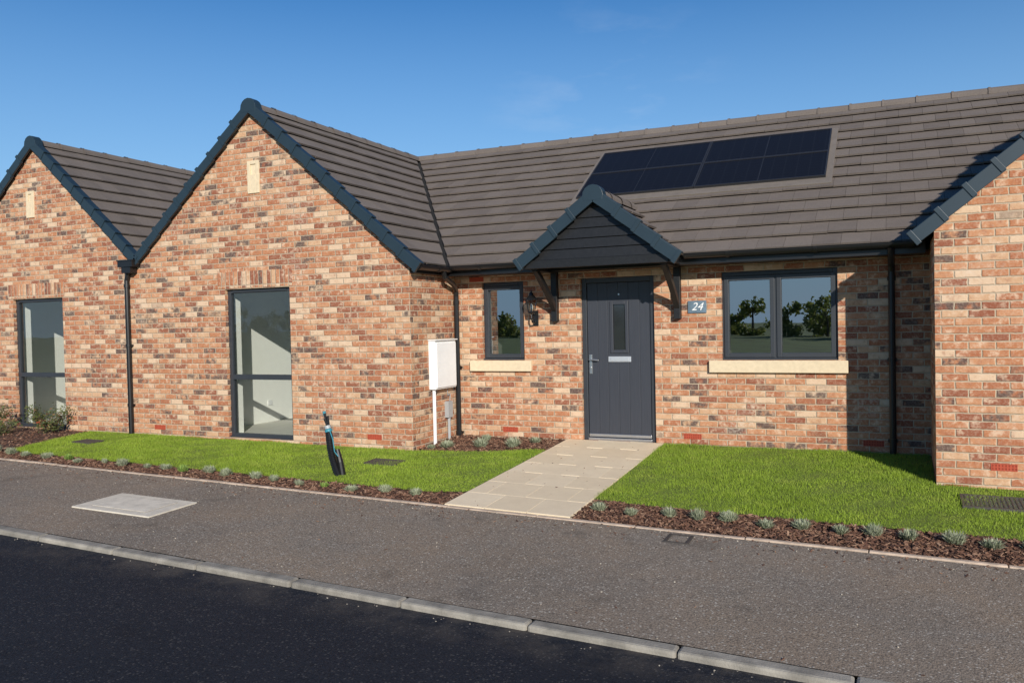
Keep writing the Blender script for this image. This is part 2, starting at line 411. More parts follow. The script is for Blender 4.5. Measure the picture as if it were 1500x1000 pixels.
# interiors
def room(x0,x1,yw,y1,ops,p,zc=2.40,mat=M_plaster,rear=[]):
    yi=yw+.30; mb=MB()
    wall_front(mb,yi,x0,x1,.03,zc,[(a,b,max(c,.031),d) for a,b,c,d in ops],-.175)
    wall_front(mb,y1,x0,x1,.03,zc,rear,0)
    mb.face([(x0,yi,.03),(x0,yi,zc),(x0,y1,zc),(x0,y1,.03)]); mb.face([(x1,yi,.03),(x1,y1,.03),(x1,y1,zc),(x1,yi,zc)])
    mb.face([(x0,yi,zc),(x1,yi,zc),(x1,y1,zc),(x0,y1,zc)])
    mb.face([(x0,yi-.175,.03),(x0,y1,.03),(x1,y1,.03),(x1,yi-.175,.03)],1)
    mb.build('interior_room',[mat,M_floor],p)
room(-6.00,-2.5,G,6.35,[BW],house,rear=[REAR[0]]); room(-10.6,-7.25,G,6.35,[LW],houseL,rear=[REAR[1]]); room(3.8,8.1,H,3.2,[RW1],houseR)
M_pl2=simple('painted_plaster_shaded_room',(.50,.50,.46),.9,.02)  # plaster with shade put into its colour, keeps these rooms dim behind reflections
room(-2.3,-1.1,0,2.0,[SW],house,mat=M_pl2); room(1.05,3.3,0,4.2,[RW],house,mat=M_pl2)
mb=MB(); mb.box(-6.0,-5.988,.30,.40,.30,.38); mb.build('wall_socket',M_white,house)

# ------------------------------------------------------------------ door
mb=MB(); yf=.045
mb.box(-.5,-.437,yf,.14,0.0,2.1);mb.box(.41,.473,yf,.14,0.0,2.1);mb.box(-.437,.41,yf,.14,2.035,2.1)
mb.build('door_frame',M_frame,house,bevel=.005)
mb=MB(); mb.box(-.437,.41,.035,.14,-.02,.035); mb.box(-.43,.403,.05,.062,.045,.085); mb.build('door_threshold',M_chrome,house,bevel=.004)
mb=MB(); L0,L1=-.432,.405; gx=[L0,-.292,-.16,-.02,.12,.262,L1]
wx0,wx1,wz0,wz1=-.115,.105,1.14,1.78
yd=.07
gr=.003
for i in range(6):
    a=gx[i]+(gr if i else 0); b=gx[i+1]-(gr if i<5 else 0)
    if b<=wx0 or a>=wx1: mb.box(a,b,yd,.11,.05,2.03)
    else:
        mb.box(a,b,yd,.11,.05,wz0);mb.box(a,b,yd,.11,wz1,2.03)
        if a<wx0: mb.box(a,wx0,yd,.11,wz0,wz1)
        if b>wx1: mb.box(wx1,b,yd,.11,wz0,wz1)
for a,b,c in ((L0,wx0,1),(wx1,L1,1)): mb.box(a,b,yd+.005,.105,.06,2.02)
mb.box(wx0,wx1,yd+.005,.105,.06,wz0-.01);mb.box(wx0,wx1,yd+.005,.105,wz1+.01,2.02)
mb.build('door_leaf',M_door,house,bevel=.002)
mb=MB(); t=.03
mb.box(wx0-.012,wx0+t,yd-.014,yd+.01,wz0-.012,wz1+.012);mb.box(wx1-t,wx1+.012,yd-.014,yd+.01,wz0-.012,wz1+.012)
mb.box(wx0+t,wx1-t,yd-.014,yd+.01,wz1-t,wz1+.012);mb.box(wx0+t,wx1-t,yd-.014,yd+.01,wz0-.012,wz0+t)
mb.build('door_light_surround',M_door,house,bevel=.005)
mb=MB(); mb.box(wx0+t,wx1-t,yd+.012,yd+.02,wz0+t,wz1-t)
M_dg=simple('door_glass',(.02,.022,.025),.06,.05,spec=.9); mb.build('door_light_glass',M_dg,house)
mb=MB(); mb.box(-.155,.145,yd-.012,yd,1.015,1.085); mb.box(-.13,.12,yd-.018,yd-.012,1.03,1.07); mb.build('letter_plate',simple('satin_plate',(.55,.57,.60),.35,.03,metal=.4),house,bevel=.003)
mb=MB(); mb.box(-.415,-.378,yd-.012,yd,.86,1.11); mb.tube([(-.397,yd-.01,1.045),(-.397,yd-.055,1.045)],.011,8); mb.tube([(-.397,yd-.055,1.045),(-.33,yd-.058,1.045),(-.275,yd-.055,1.04)],[.011,.01,.008],8)
mb.tube([(-.397,yd-.001,.94),(-.397,yd-.022,.94)],.014,10); mb.build('door_handle',M_chrome,house,bevel=.002)
mb=MB(); mb.tube([(-.005,yd,1.88),(-.005,yd-.008,1.88)],.011,10); mb.build('door_viewer',M_chrome,house)
mb=MB(); mb.face([(-.9,.16,0),(.95,.16,0),(.95,.16,2.3),(-.9,.16,2.3)]); mb.build('hall_blank',M_dark,house)
pq=empty('house_number_sign'); 
mb=MB(); mb.box(.90,1.125,-.02,-.001,1.615,1.765); mb.build('plaque',simple('slate_blue_plaque',(.13,.18,.225),.35,.25,15),pq,bevel=.004)
cu=bpy.data.curves.new('digits','FONT'); cu.body='24'; cu.size=.135; cu.shear=.35; cu.extrude=.002; cu.align_x='CENTER'; cu.align_y='CENTER'
to=bpy.data.objects.new('digits_tmp',cu); COL.objects.link(to); to.rotation_euler=(math.pi/2,0,0); to.location=(1.01,-.024,1.69)
bpy.context.view_layer.update()
me=bpy.data.meshes.new_from_object(to.evaluated_get(bpy.context.evaluated_depsgraph_get())); me.materials.clear(); me.materials.append(M_white)
ob=bpy.data.objects.new('digits',me); ob.matrix_world=to.matrix_world.copy(); COL.objects.link(ob); bpy.data.objects.remove(to); ob.parent=pq

# ------------------------------------------------------------------ porch
PA=-.02;PH=.95;PT=.82;PZ=3.075;PF=-.80
cp,sp=math.cos(math.atan(PT)),math.sin(math.atan(PT))
nmain=Vector((0,-sm_,cm)); cmp=[(Vector((0,-.35,ZE-.02)),-nmain)]
for side in (1,-1):
    L=2.0; ze=PZ-PT*PH; vl=PH/cp
    if side==1: O=(PA+PH,PF,ze);ud=(0,1,0);vd=(-cp,0,sp)
    else: O=(PA-PH,PF+L,ze);ud=(0,-1,0);vd=(cp,0,sp)
    mb=MB(); tiles(mb,O,ud,vd,L,vl,nrow=4); mb.build('porch_roof_tiles',M_tile,house,clips=cmp)
    mb=MB(); deck(mb,O,ud,vd,L,vl,.036); mb.build('porch_roof_underlay',M_deck,house,clips=cmp)
mb=MB(); ridge(mb,(PA,PF,PZ-.045),(PA,.85,PZ-.045),.10); mb.build('porch_ridge',M_tile,house,clips=cmp)
mb=MB()
for side in (1,-1): verge(mb,(PA+side*(PH+.04),PF,PZ-PT*(PH+.04)),(PA+side*.06,PF,PZ-PT*.06),PF-.005,.30,.14)
capend(mb,PA,PF-.005,PZ-.05,.13); mb.build('porch_verge_caps',M_verge,house,bevel=.004)
mb=MB()
zb=2.30
while zb<2.98:
    hw=(PZ-.07-zb)/PT
    z2=min(zb+.115,PZ-.08); hw2=max((PZ-.07-z2)/PT,.01)
    mb.face([(PA-hw,PF+.05,zb+.004),(PA+hw,PF+.05,zb+.004),(PA+hw2,PF+.065,z2),(PA-hw2,PF+.065,z2)])
    mb.face([(PA-hw,PF+.065,zb-.002),(PA+hw,PF+.065,zb-.002),(PA+hw,PF+.05,zb+.004),(PA-hw,PF+.05,zb+.004)])
    zb+=.12
mb.build('porch_gable_boards',M_bwood,house)
mb=MB(); mb.box(PA-.90,PA+.88,PF+.02,PF+.09,2.20,2.30)
mb.box(PA-.86,PA-.78,PF+.09,-.002,2.18,2.28);mb.box(PA+.76,PA+.84,PF+.09,-.002,2.18,2.28)
mb.box(PA-.93,PA-.90,PF+.03,-.3,2.20,2.31);mb.box(PA+.88,PA+.91,PF+.03,-.3,2.20,2.31)
mb.box(PA-.78,PA+.76,PF+.09,-.002,2.26,2.275)
for sx in (-.82,.80):
    x=PA+sx; mb.box(x-.04,x+.04,-.085,-.002,1.55,2.18)
    pts=[]; 
    for k in range(7):
        t=k/6; yy=-.06-(.62)*(t**1.1); zz=1.70+.50*(t**.95)
        pts.append(Vector((x,yy,zz)))
    for k in range(6):
        d=pts[k+1]-pts[k]; n=Vector((0,-d.z,d.y)).normalized()
        mb.obox((pts[k]+pts[k+1])/2,Vector((.032,0,0)),d/2*1.06,n*.034)
mb.build('porch_timber_frame',M_bwood,house,bevel=.004)

# ------------------------------------------------------------------ rainwater goods
def gutter(mb,P0,P1,r=.058):
    mb.tube([P0,P1],r,10,arc=(math.pi,2*math.pi),cap=True)
    P0=Vector(P0);P1=Vector(P1);L=(P1-P0).length;d=(P1-P0)/L
    k=.5
    while k<L:
        c=P0+d*k; mb.tube([c-d*.02,c+d*.02],r+.008,10,arc=(math.pi,2*math.pi),cap=True); k+=.95
    for off in (-1,1):
        s=d.cross(Vector((0,0,1))).normalized()*off*r
        mb.tube([P0+s,P1+s],.005,5)
mb=MB()
gutter(mb,(-2.24,-.415,2.31),(-.98,-.415,2.31)); gutter(mb,(.96,-.415,2.31),(3.44,-.415,2.31)); gutter(mb,(-2.215,-1.2,2.29),(-2.215,-.36,2.29))
mb.build('gutter',M_black,house)
mb=MB(); mb.box(-2.28,3.50,-.35,-.325,2.19,2.335); mb.box(-2.28,3.5,-.325,-.002,2.19,2.20)
mb.box(-2.285,-2.262,-1.17,-.35,2.20,2.30); mb.box(-2.35,-2.285,-1.17,-.003,2.20,2.21)
mb.build('fascia_and_soffit',M_black,house)
def downpipe(pts,name,p,extra=None,r=.035):
    mb=MB(); mb.tube(pts,r,12)
    a,b=Vector(pts[-2]),Vector(pts[-1]); z=a.z-.05
    mb.tube([(a.x,a.y,z),(a.x,a.y,z-.05)],r+.008,12)
    while z>b.z+.3:
        z-=.9; 
        if z>b.z: mb.tube([(a.x,a.y,z),(a.x,a.y,z-.045)],r+.008,12); mb.box(a.x-.05,a.x+.05,a.y+.01,a.y+.05,z-.04,z-.01)
    if extra: extra(mb)
    mb.build(name,M_black,p,smooth=False)
def hop(x,y):
    def f(mb):
        mb.box(x-.15,x+.15,y-.10,y+.055,2.50,2.60); mb.obox((x,y-.02,2.46),(.09,0,0),(0,.06,0),(0,0,.05)); mb.box(x-.16,x+.16,y-.11,y+.056,2.585,2.605)
    return f
downpipe([(-7.25,G-.05,2.5),(-7.28,G-.05,2.40),(-7.31,G-.05,2.30),(-7.31,G-.05,-.05)],'downpipe',house,hop(-7.22,G-.055))
downpipe([(-2.215,-.55,2.25),(-2.215,-.52,2.17),(-2.25,-.22,2.08),(-2.29,-.08,2.0),(-2.30,-.06,1.92),(-2.30,-.06,-.05)],'downpipe',house)
downpipe([(3.17,-.415,2.26),(3.17,-.40,2.20),(3.17,-.10,2.10),(3.17,-.055,2.02),(3.17,-.055,-.05)],'downpipe',house)

# ------------------------------------------------------------------ solar panels
sp_=empty('solar_panel_array')
def rp(x,y,h): 
    v=Vector((x,y,zmain(y)))+nmain*h; return v
px0,px1,py0,py1=-.92,2.43,1.09,2.43
vdm=Vector((0,cm,sm_))
mb=MB(); c=rp((px0+px1)/2,(py0+py1)/2-.04,.014)
mb.obox(c,((px1-px0)/2+.07,0,0),vdm*((py1-py0)/2/cm+.11),nmain*.020)
mb.build('flashing_tray',simple('flashing',(.17,.143,.120),.6,.1),sp_,bevel=.003)
mbf=MB();mbc=MB()
W=(px1-px0)/2; Hh=(py1-py0)/2
for i in range(2):
    for j in range(2):
        a=px0+W*i;b=a+W-.006;y0=py0+Hh*j;y1=y0+Hh-.006
        c=rp((a+b)/2,(y0+y1)/2,.050); hx=(b-a)/2; hv=(y1-y0)/2/cm; t=.009
        mbf.obox(c-vdm*(hv-t),(hx,0,0),vdm*t,nmain*.018);mbf.obox(c+vdm*(hv-t),(hx,0,0),vdm*t,nmain*.018)
        mbf.obox(c-Vector((hx-t,0,0)),(t,0,0),vdm*(hv-2*t),nmain*.018);mbf.obox(c+Vector((hx-t,0,0)),(t,0,0),vdm*(hv-2*t),nmain*.018)
        mbf.obox(c,(.004,0,0),vdm*(hv-2*t),nmain*.0125)
        q=[c+Vector((sx*(hx-2*t),0,0))+vdm*(sv*(hv-2*t))+nmain*.012 for sx,sv in ((-1,-1),(1,-1),(1,1),(-1,1))]
        mbc.face(q,0,[(p.x,(p.y)/cm) for p in q])
mbf.build('panel_frames',simple('black_frame',(.025,.025,.027),.4,.05),sp_); mbc.build('panel_cells',M_pv,sp_)

# ------------------------------------------------------------------ lantern
ln=empty('wall_lantern'); lx,ly,lz=-1.13,-.15,1.76
mb=MB(); mb.box(lx-.035,lx+.035,-.02,-.001,1.50,1.70)
mb.tube([(lx,-.02,1.56),(lx,-.07,1.53),(lx,-.13,1.55),(lx,-.155,1.60),(lx,ly,1.66)],.011,8)
mb.tube([(lx,-.02,1.64),(lx,-.06,1.66),(lx,-.09,1.62),(lx,-.07,1.59)],.008,8)
mb.tube([(lx,ly,1.655),(lx,ly,1.675),(lx,ly,1.69)],[.03,.055,.05],6)
mb.tube([(lx,ly,1.84),(lx,ly,1.85),(lx,ly,1.90),(lx,ly,1.925),(lx,ly,1.94),(lx,ly,1.97)],[.088,.085,.035,.03,.012,.006],6)
for k in range(6):
    th=k*math.pi/3; c,s=math.cos(th),math.sin(th)
    mb.tube([(lx+c*.048,ly+s*.048,1.685),(lx+c*.078,ly+s*.078,1.845)],.005,5)
mb.build('lantern_body',M_black,ln)
mb=MB(); mb.tube([(lx,ly,1.69),(lx,ly,1.842)],[.046,.075],6); mb.build('lantern_glass',M_glass,ln)
mb=MB(); mb.tube([(lx,ly,1.69),(lx,ly,1.73),(lx,ly,1.77),(lx,ly,1.79)],[.012,.022,.02,.005],8); mb.build('lantern_bulb',M_white,ln,smooth=True)

# ------------------------------------------------------------------ meter box
mt=empty('utility_meter_box'); X=-2.352
mb=MB(); mb.box(X+.001,X+.10,-.76,-.20,.69,1.33); mb.box(X+.10,X+.118,-.74,-.22,.71,1.30); mb.box(X,X+.13,-.775,-.185,1.33,1.345)
mb.build('cabinet',M_white,mt,bevel=.006)
mb=MB(); mb.tube([(X+.04,-.70,.69),(X+.04,-.70,-.05)],.024,10); mb.build('service_pipe',M_white,mt)
mb=MB(); mb.box(X,X+.06,-.36,-.24,.28,.50); mb.tube([(X+.03,-.30,.28),(X+.03,-.30,-.04)],.022,8); mb.tube([(X+.03,-.33,.69),(X+.02,-.30,.58),(X+.03,-.25,.60),(X+.03,-.27,.50)],.006,6)
mb.build('junction_box',M_grey,mt,bevel=.004)

# ------------------------------------------------------------------ ground
def xc(x): return 25*math.tanh(x/25)
def zedge(x): return -.195-.02*xc(x)
def zf(x,y):
    t=min(max(-y/3.3,0),1.0); return -.012+t*(zedge(x)+.012) if y<=0 else -.012
YE=-3.30
def yk(x): return -5.485-.026*xc(x)
def zfoot(x,y): return zedge(x)-.025*max(0,(YE-.05)-y)
def sheet(name,poly,zfun,mat,dz=0,step=.5):
    bm=bmesh.new(); vs=[bm.verts.new((x,y,0)) for x,y in poly]; bm.faces.new(vs)
    xs=[p[0] for p in poly];ys=[p[1] for p in poly]
    def cuts(lo,hi,no):
        n=int((hi-lo)/step)
        for k in range(1,n+1):
            v=lo+(hi-lo)*k/(n+1)
            co=(v,0,0) if no[0] else (0,v,0)
            bmesh.ops.bisect_plane(bm,geom=bm.verts[:]+bm.edges[:]+bm.faces[:],plane_co=co,plane_no=no)
    cuts(min(xs),max(xs),(1,0,0)); cuts(min(ys),max(ys),(0,1,0))
    for v in bm.verts: v.co.z=zfun(v.co.x,v.co.y)+dz
    bmesh.ops.recalc_face_normals(bm,faces=bm.faces)
    me=bpy.data.meshes.new(name); bm.to_mesh(me); bm.free(); me.materials.append(mat)
    if me.polygons and me.polygons[0].normal.z<0: me.flip_normals()
    o=bpy.data.objects.new(name,me); COL.objects.link(o); return o

def asphalt(name,c0,c1,brown,speck,rough,dust=None):
    m,nt,b=newmat(name); g=N(nt); ob=g.n('ShaderNodeTexCoord').outputs['Object']
    v=g.n('ShaderNodeTexVoronoi'); v.inputs['Scale'].default_value=85; g.l(ob,v.inputs[0])
    sc=g.n('ShaderNodeSeparateColor'); g.l(v.outputs['Color'],sc.inputs[0])
    base=g.mix(sc.outputs[0],c0,c1)
    base=g.mix(g.mapr(g.noise(ob,1.3,6,.7),.36,.66,0,.85),base,brown)
    base=g.mix(g.mapr(g.noise(ob,.42,4,.6),.35,.65,0,.55),base,c0)
    base=g.mix(g.math('MULTIPLY',g.mapr(sc.outputs[1],.92,.94),speck),base,(.50,.45,.38))
    base=g.mix(g.mapr(v.outputs['Distance'],.35,.8,0,.6),base,tuple(x*.35 for x in c0))
    # occasional dark damp / oil blotches
    base=g.mix(g.mapr(g.noise(ob,2.3,3,.6),.62,.72,0,.4),base,tuple(x*.5 for x in c0))
    if dust:
        sx=g.n('ShaderNodeSeparateXYZ'); g.l(ob,sx.inputs[0])
        d=g.math('MULTIPLY_ADD',sx.outputs[0],.026,sx.outputs[1])      # y + .026 x
        k=g.math('MULTIPLY',g.mapr(d,-6.05,-5.6,0,1),g.mapr(g.noise(ob,3,5,.7),.42,.7,0,.8),clamp=True)
        base=g.mix(k,base,dust)
    g.l(base,b.inputs['Base Color']); b.inputs['Roughness'].default_value=rough; b.inputs['Specular IOR Level'].default_value=.2
    h=g.math('SUBTRACT',g.noise(ob,160,3,.7),v.outputs['Distance'])
    g.bump(h,.6,.004,b)
    return m
M_foot=asphalt('footway_asphalt',(.21,.175,.142),(.37,.315,.255),(.36,.27,.19),.9,.9)
M_road=asphalt('road_asphalt',(.013,.016,.023),(.030,.033,.043),(.022,.024,.031),.10,.8,(.12,.10,.08))
M_kerb=simple('concrete_kerb',(.27,.245,.205),.9,.35,6,.4,80,island=.10)
M_edge=simple('concrete_edging',(.48,.37,.28),.9,.3,9,.3,80,island=.08)
def lawn_mat(name,a,b_):
    m,nt,b=newmat(name); g=N(nt); ob=g.n('ShaderNodeTexCoord').outputs['Object']
    gi=g.n('ShaderNodeNewGeometry').outputs['Random Per Island']
    c=g.mix(gi,a,b_); c=g.mix(g.mapr(g.noise(ob,1.6,4,.6),.38,.66,0,.5),c,tuple(x*.70 for x in a))
    c=g.mix(g.mapr(g.noise(ob,5,3,.6),.5,.75,0,.45),c,(.40,.44,.08))
    g.l(c,b.inputs['Base Color']); b.inputs['Roughness'].default_value=.6; b.inputs['Specular IOR Level'].default_value=.25
    return m
M_lawn=lawn_mat('lawn_grass',(.18,.27,.022),(.29,.39,.038))
M_soilg=simple('lawn_thatch',(.12,.16,.022),.95,.3,15)
M_mulchb=simple('bark_mulch_base',(.085,.042,.026),.95,.4,30,.8,60)
M_field=simple('field_grass',(.13,.18,.045),.95,.4,.6)

sheet('ground',[(-250,-260),(250,-260),(250,250),(-250,250)],lambda x,y:-.50-.02*xc(x),M_field,step=6)
UPS=.040
sheet('road',[(-120,-11.2),(120,-11.2),(120,-5.2),(-120,-5.2)],lambda x,y:zfoot(x,yk(x))-UPS+.02*min(1.5,max(0,yk(x)-y))*.6,M_road,dz=0,step=2)
sheet('pavement',[(-60,-5.6),(60,-5.6),(60,YE-.04),(-60,YE-.04)],lambda x,y:zfoot(x,y),M_foot,step=.7).name='pavement'
pv=bpy.data.objects['pavement'].data
for v in pv.vertices:
    k=yk(v.co.x)+.0
    if v.co.y<-5.3: v.co.y=k; v.co.z=zfoot(v.co.x,v.co.y)
sheet('grass_verge',[(-120,-40),(120,-40),(120,-11.3),(-120,-11.3)],lambda x,y:zedge(x)-.10,M_field,step=3)
def linekerb(name,x0,x1,unit,yfun,w,ztop,hgt,mat,bev,skip=None):
    mb=MB(); x=x0
    while x<x1:
        a,b=x+.004,x+unit-.004; ya,yb=yfun(a),yfun(b); za,zb=ztop(a),ztop(b)
        j=random.uniform(-.003,.003)
        c=Vector(((a+b)/2,(ya+yb)/2-w/2,(za+zb)/2-hgt/2+j)); d=Vector((b-a,yb-ya,zb-za))/2
        mb.obox(c,d,(0,w/2,0),(0,0,hgt/2)); x+=unit
    return mb.build(name,mat,None,bevel=bev)
linekerb('road_kerb',-40.,40.,.915,lambda x:yk(x),.115,lambda x:zfoot(x,yk(x))+.004,.25,M_kerb,.018)
linekerb('path_edging',-40.,40.,.915,lambda x:YE+.0,.05,lambda x:zedge(x)+.012,.2,M_edge,.006)
linekerb('far_kerb',-60.,60.,.915,lambda x:-11.18,.125,lambda x:zfoot(x,yk(x))+.03,.25,M_kerb,.018)

LEFT=[(-8.25,-1.18),(-2.36,-1.18),(-1.45,-.98),(-.98,-.78),(-.725,-.72),(-.725,-2.80),(-1.05,-2.93),(-7.65,-2.95)]
RIGHT=[(.575,-.01),(3.54,-.01),(3.54,-1.26),(14,-1.26),(14,-2.72),(1.15,-2.72),(.575,-2.66)]
sheet('mulch_bed',[(-16,YE),(-.725,YE),(-.725,0),(-16,0)],zf,M_mulchb,dz=0)
sheet('mulch_bed',[(.575,YE),(14,YE),(14,0),(.575,0)],zf,M_mulchb,dz=0)
def lawn(poly):
    lo=np.min(poly,0);hi=np.max(poly,0)
    s=sheet('lawn_soil',poly,zf,M_soilg,dz=.012); 
    P=np.array(poly)
    cut=min(hi[0],5.5)
    n=int((hi[1]-lo[1])*(cut-lo[0])*9500)
    x=rng.uniform(lo[0],cut,n);y=rng.uniform(lo[1],hi[1],n)
    ins=np.zeros(n,bool)
    px,py=P[:,0],P[:,1]
    for i in range(len(P)):
        j=i-1
        c=((py[i]>y)!=(py[j]>y))&(x<(px[j]-px[i])*(y-py[i])/(py[j]-py[i]+1e-12)+px[i]); ins^=c
    x=x[ins]+rng.normal(0,.014,ins.sum());y=y[ins]+rng.normal(0,.014,ins.sum());n=len(x)
    t=np.clip(-y/3.3,0,1); ze=-.195-.02*25*np.tanh(x/25); z=-.012+t*(ze+.012)+.010
    h=rng.uniform(.012,.030,n)*(1+.3*np.sin(x*3.1+y*2.3)+.2*np.sin(x*7.7-y*9.1)); th=rng.uniform(0,2*np.pi,n); w=rng.uniform(.0016,.0030,n)
    lx=rng.normal(0,.010,n); ly=rng.normal(0,.010,n)
    V=np.zeros((n,3,3)); dx=np.cos(th)*w;dy=np.sin(th)*w
    V[:,0]=np.stack([x-dx,y-dy,z],1);V[:,1]=np.stack([x+dx,y+dy,z],1);V[:,2]=np.stack([x+lx,y+ly,z+h],1)
    me=bpy.data.meshes.new('lawn'); me.vertices.add(3*n); me.vertices.foreach_set('co',V.reshape(-1)); me.loops.add(3*n); me.loops.foreach_set('vertex_index',np.arange(3*n)); me.polygons.add(n); me.polygons.foreach_set('loop_start',np.arange(0,3*n,3)); me.polygons.foreach_set('loop_total',np.full(n,3)); me.update(); me.validate()
    me.materials.append(M_lawn); o=bpy.data.objects.new('lawn',me); COL.objects.link(o); s.parent=o
lawn(LEFT); lawn(RIGHT)
def inpoly(x,y,P):
    ins=False
    for i in range(len(P)):
        (xi,yi),(xj,yj)=P[i],P[i-1]
        if (yi>y)!=(yj>y) and x<(xj-xi)*(y-yi)/(yj-yi)+xi: ins=not ins
    return ins
m,nt,b=newmat('bark_chips'); g=N(nt); gi=g.n('ShaderNodeNewGeometry').outputs['Random Per Island']
g.l(g.ramp(gi,[(0,(.045,.020,.012)),(.45,(.13,.060,.036)),(.75,(.21,.105,.062)),(1,(.36,.22,.14))]),b.inputs['Base Color']); b.inputs['Roughness'].default_value=.85
M_chip=m
mb=MB()
def chip(x,y,z,s):
    ax=random.uniform(0,6.28); tl=random.gauss(0,.35); tr=random.gauss(0,.4)
    d=Vector((math.cos(ax),math.sin(ax),tl)).normalized()*s*random.uniform(.6,1.4); e=Vector((-math.sin(ax),math.cos(ax),tr)).normalized()*s*random.uniform(.25,.5)
    n=d.cross(e).normalized()*s*.12; mb.obox((x,y,z),d,e,n)
cnt=0
while cnt<17000:
    r=random.random()
    if r<.30: x=random.uniform(-9.5,-.73);y=random.uniform(YE+.01,-2.85)
    elif r<.47: x=random.uniform(-2.34,-.73);y=random.uniform(-1.3,-.01)
    elif r<.85: x=random.uniform(.58,5.2);y=random.uniform(YE+.01,-2.60)
    else: x=random.uniform(-11.5,-7.5);y=random.uniform(YE,-1.2)
    if inpoly(x,y,LEFT) or inpoly(x,y,RIGHT): continue
    chip(x,y,zf(x,y)+random.uniform(.002,.02),random.uniform(.010,.024)); cnt+=1
for _ in range(520):
    x=random.uniform(-8,5);y=YE-.05-abs(random.gauss(0,.22)); chip(x,y,zfoot(x,y)+.004,random.uniform(.006,.014))
for _ in range(80):
    x=random.uniform(-7,4);y=random.uniform(yk(x),YE); chip(x,y,zfoot(x,y)+.004,random.uniform(.005,.012))
for _ in range(50):
    x=random.uniform(-.7,.55);y=random.uniform(YE,-.3); chip(x,y,zf(x,y)+.022,random.uniform(.004,.010))
mb.build('bark_mulch',M_chip,None)
# loose grit
m,nt,b=newmat('grit'); g=N(nt); gi=g.n('ShaderNodeNewGeometry').outputs['Random Per Island']
g.l(g.ramp(gi,[(0,(.14,.12,.10)),(.6,(.30,.26,.21)),(1,(.50,.44,.36))]),b.inputs['Base Color']); b.inputs['Roughness'].default_value=.9
mb=MB()
for _ in range(750):
    x=random.uniform(-8,4.5); r=random.random()
    if r<.50: y=YE-.06-abs(random.gauss(0,.12)); z=zfoot(x,y)
    elif r<.85: y=random.uniform(yk(x)+.02,YE-.06); z=zfoot(x,y)
    else: y=yk(x)-.13-abs(random.gauss(0,.06)); z=zfoot(x,yk(x))-UPS+.012*max(0,yk(x)-y)
    s=random.uniform(.002,.005); ax=random.uniform(0,3.14)
    mb.obox((x,y,z+s*.6),(math.cos(ax)*s,math.sin(ax)*s,0),(-math.sin(ax)*s*.8,math.cos(ax)*s*.8,random.uniform(-.3,.3)*s),(0,0,s*.7))
mb.build('loose_gravel',m,None)

# path of slabs
def slabm():
    m,nt,b=newmat('paving_slab'); g=N(nt); ob=g.n('ShaderNodeTexCoord').outputs['Object']; gi=g.n('ShaderNodeNewGeometry').outputs['Random Per Island']
    c=g.mix(gi,(.74,.60,.41),(.82,.68,.48)); c=g.mix(g.mapr(g.noise(ob,4,5,.7),.4,.7,0,.35),c,(.60,.47,.32)); c=g.mix(g.mapr(g.noise(ob,90,3,.6),.5,.75,0,.3),c,(.84,.74,.57))
    g.l(c,b.inputs['Base Color']); b.inputs['Roughness'].default_value=.9; g.bump(g.noise(ob,120,3,.6),.3,.004,b); return m
M_slab=slabm()
mb=MB(); X0,X1=-.715,.568; rows=7; rl=(3.29-.0)/rows
for r in range(rows):
    y1=-.0-rl*r-.002;y0=y1-rl+.005
    xs=[X0,X0+.428,X0+.856,X1] if r%2==0 else [X0,X0+.214,X0+.642,X0+1.07,X1]
    for i in range(len(xs)-1):
        a=xs[i]+.0025;b_=xs[i+1]-.0025; xm=(a+b_)/2
        za=zf(xm,y0)+.018+random.uniform(-.001,.001);zb_=zf(xm,y1)+.018
        c=Vector((xm,(y0+y1)/2,(za+zb_)/2-.02)); d=Vector((0,(y1-y0)/2,(zb_-za)/2)); e=Vector(((b_-a)/2,0,-.02*(b_-a)/2))
        mb.obox(c,e,d,(0,0,.02))
mb.build('paved_path',M_slab,None,bevel=.002)
sheet('path_joints',[(X0,YE+.01),(X1,YE+.01),(X1,0),(X0,0)],zf,simple('joint_mortar',(.38,.30,.21),.95),dz=.010)
bpy.data.objects['path_joints'].parent=bpy.data.objects['paved_path']

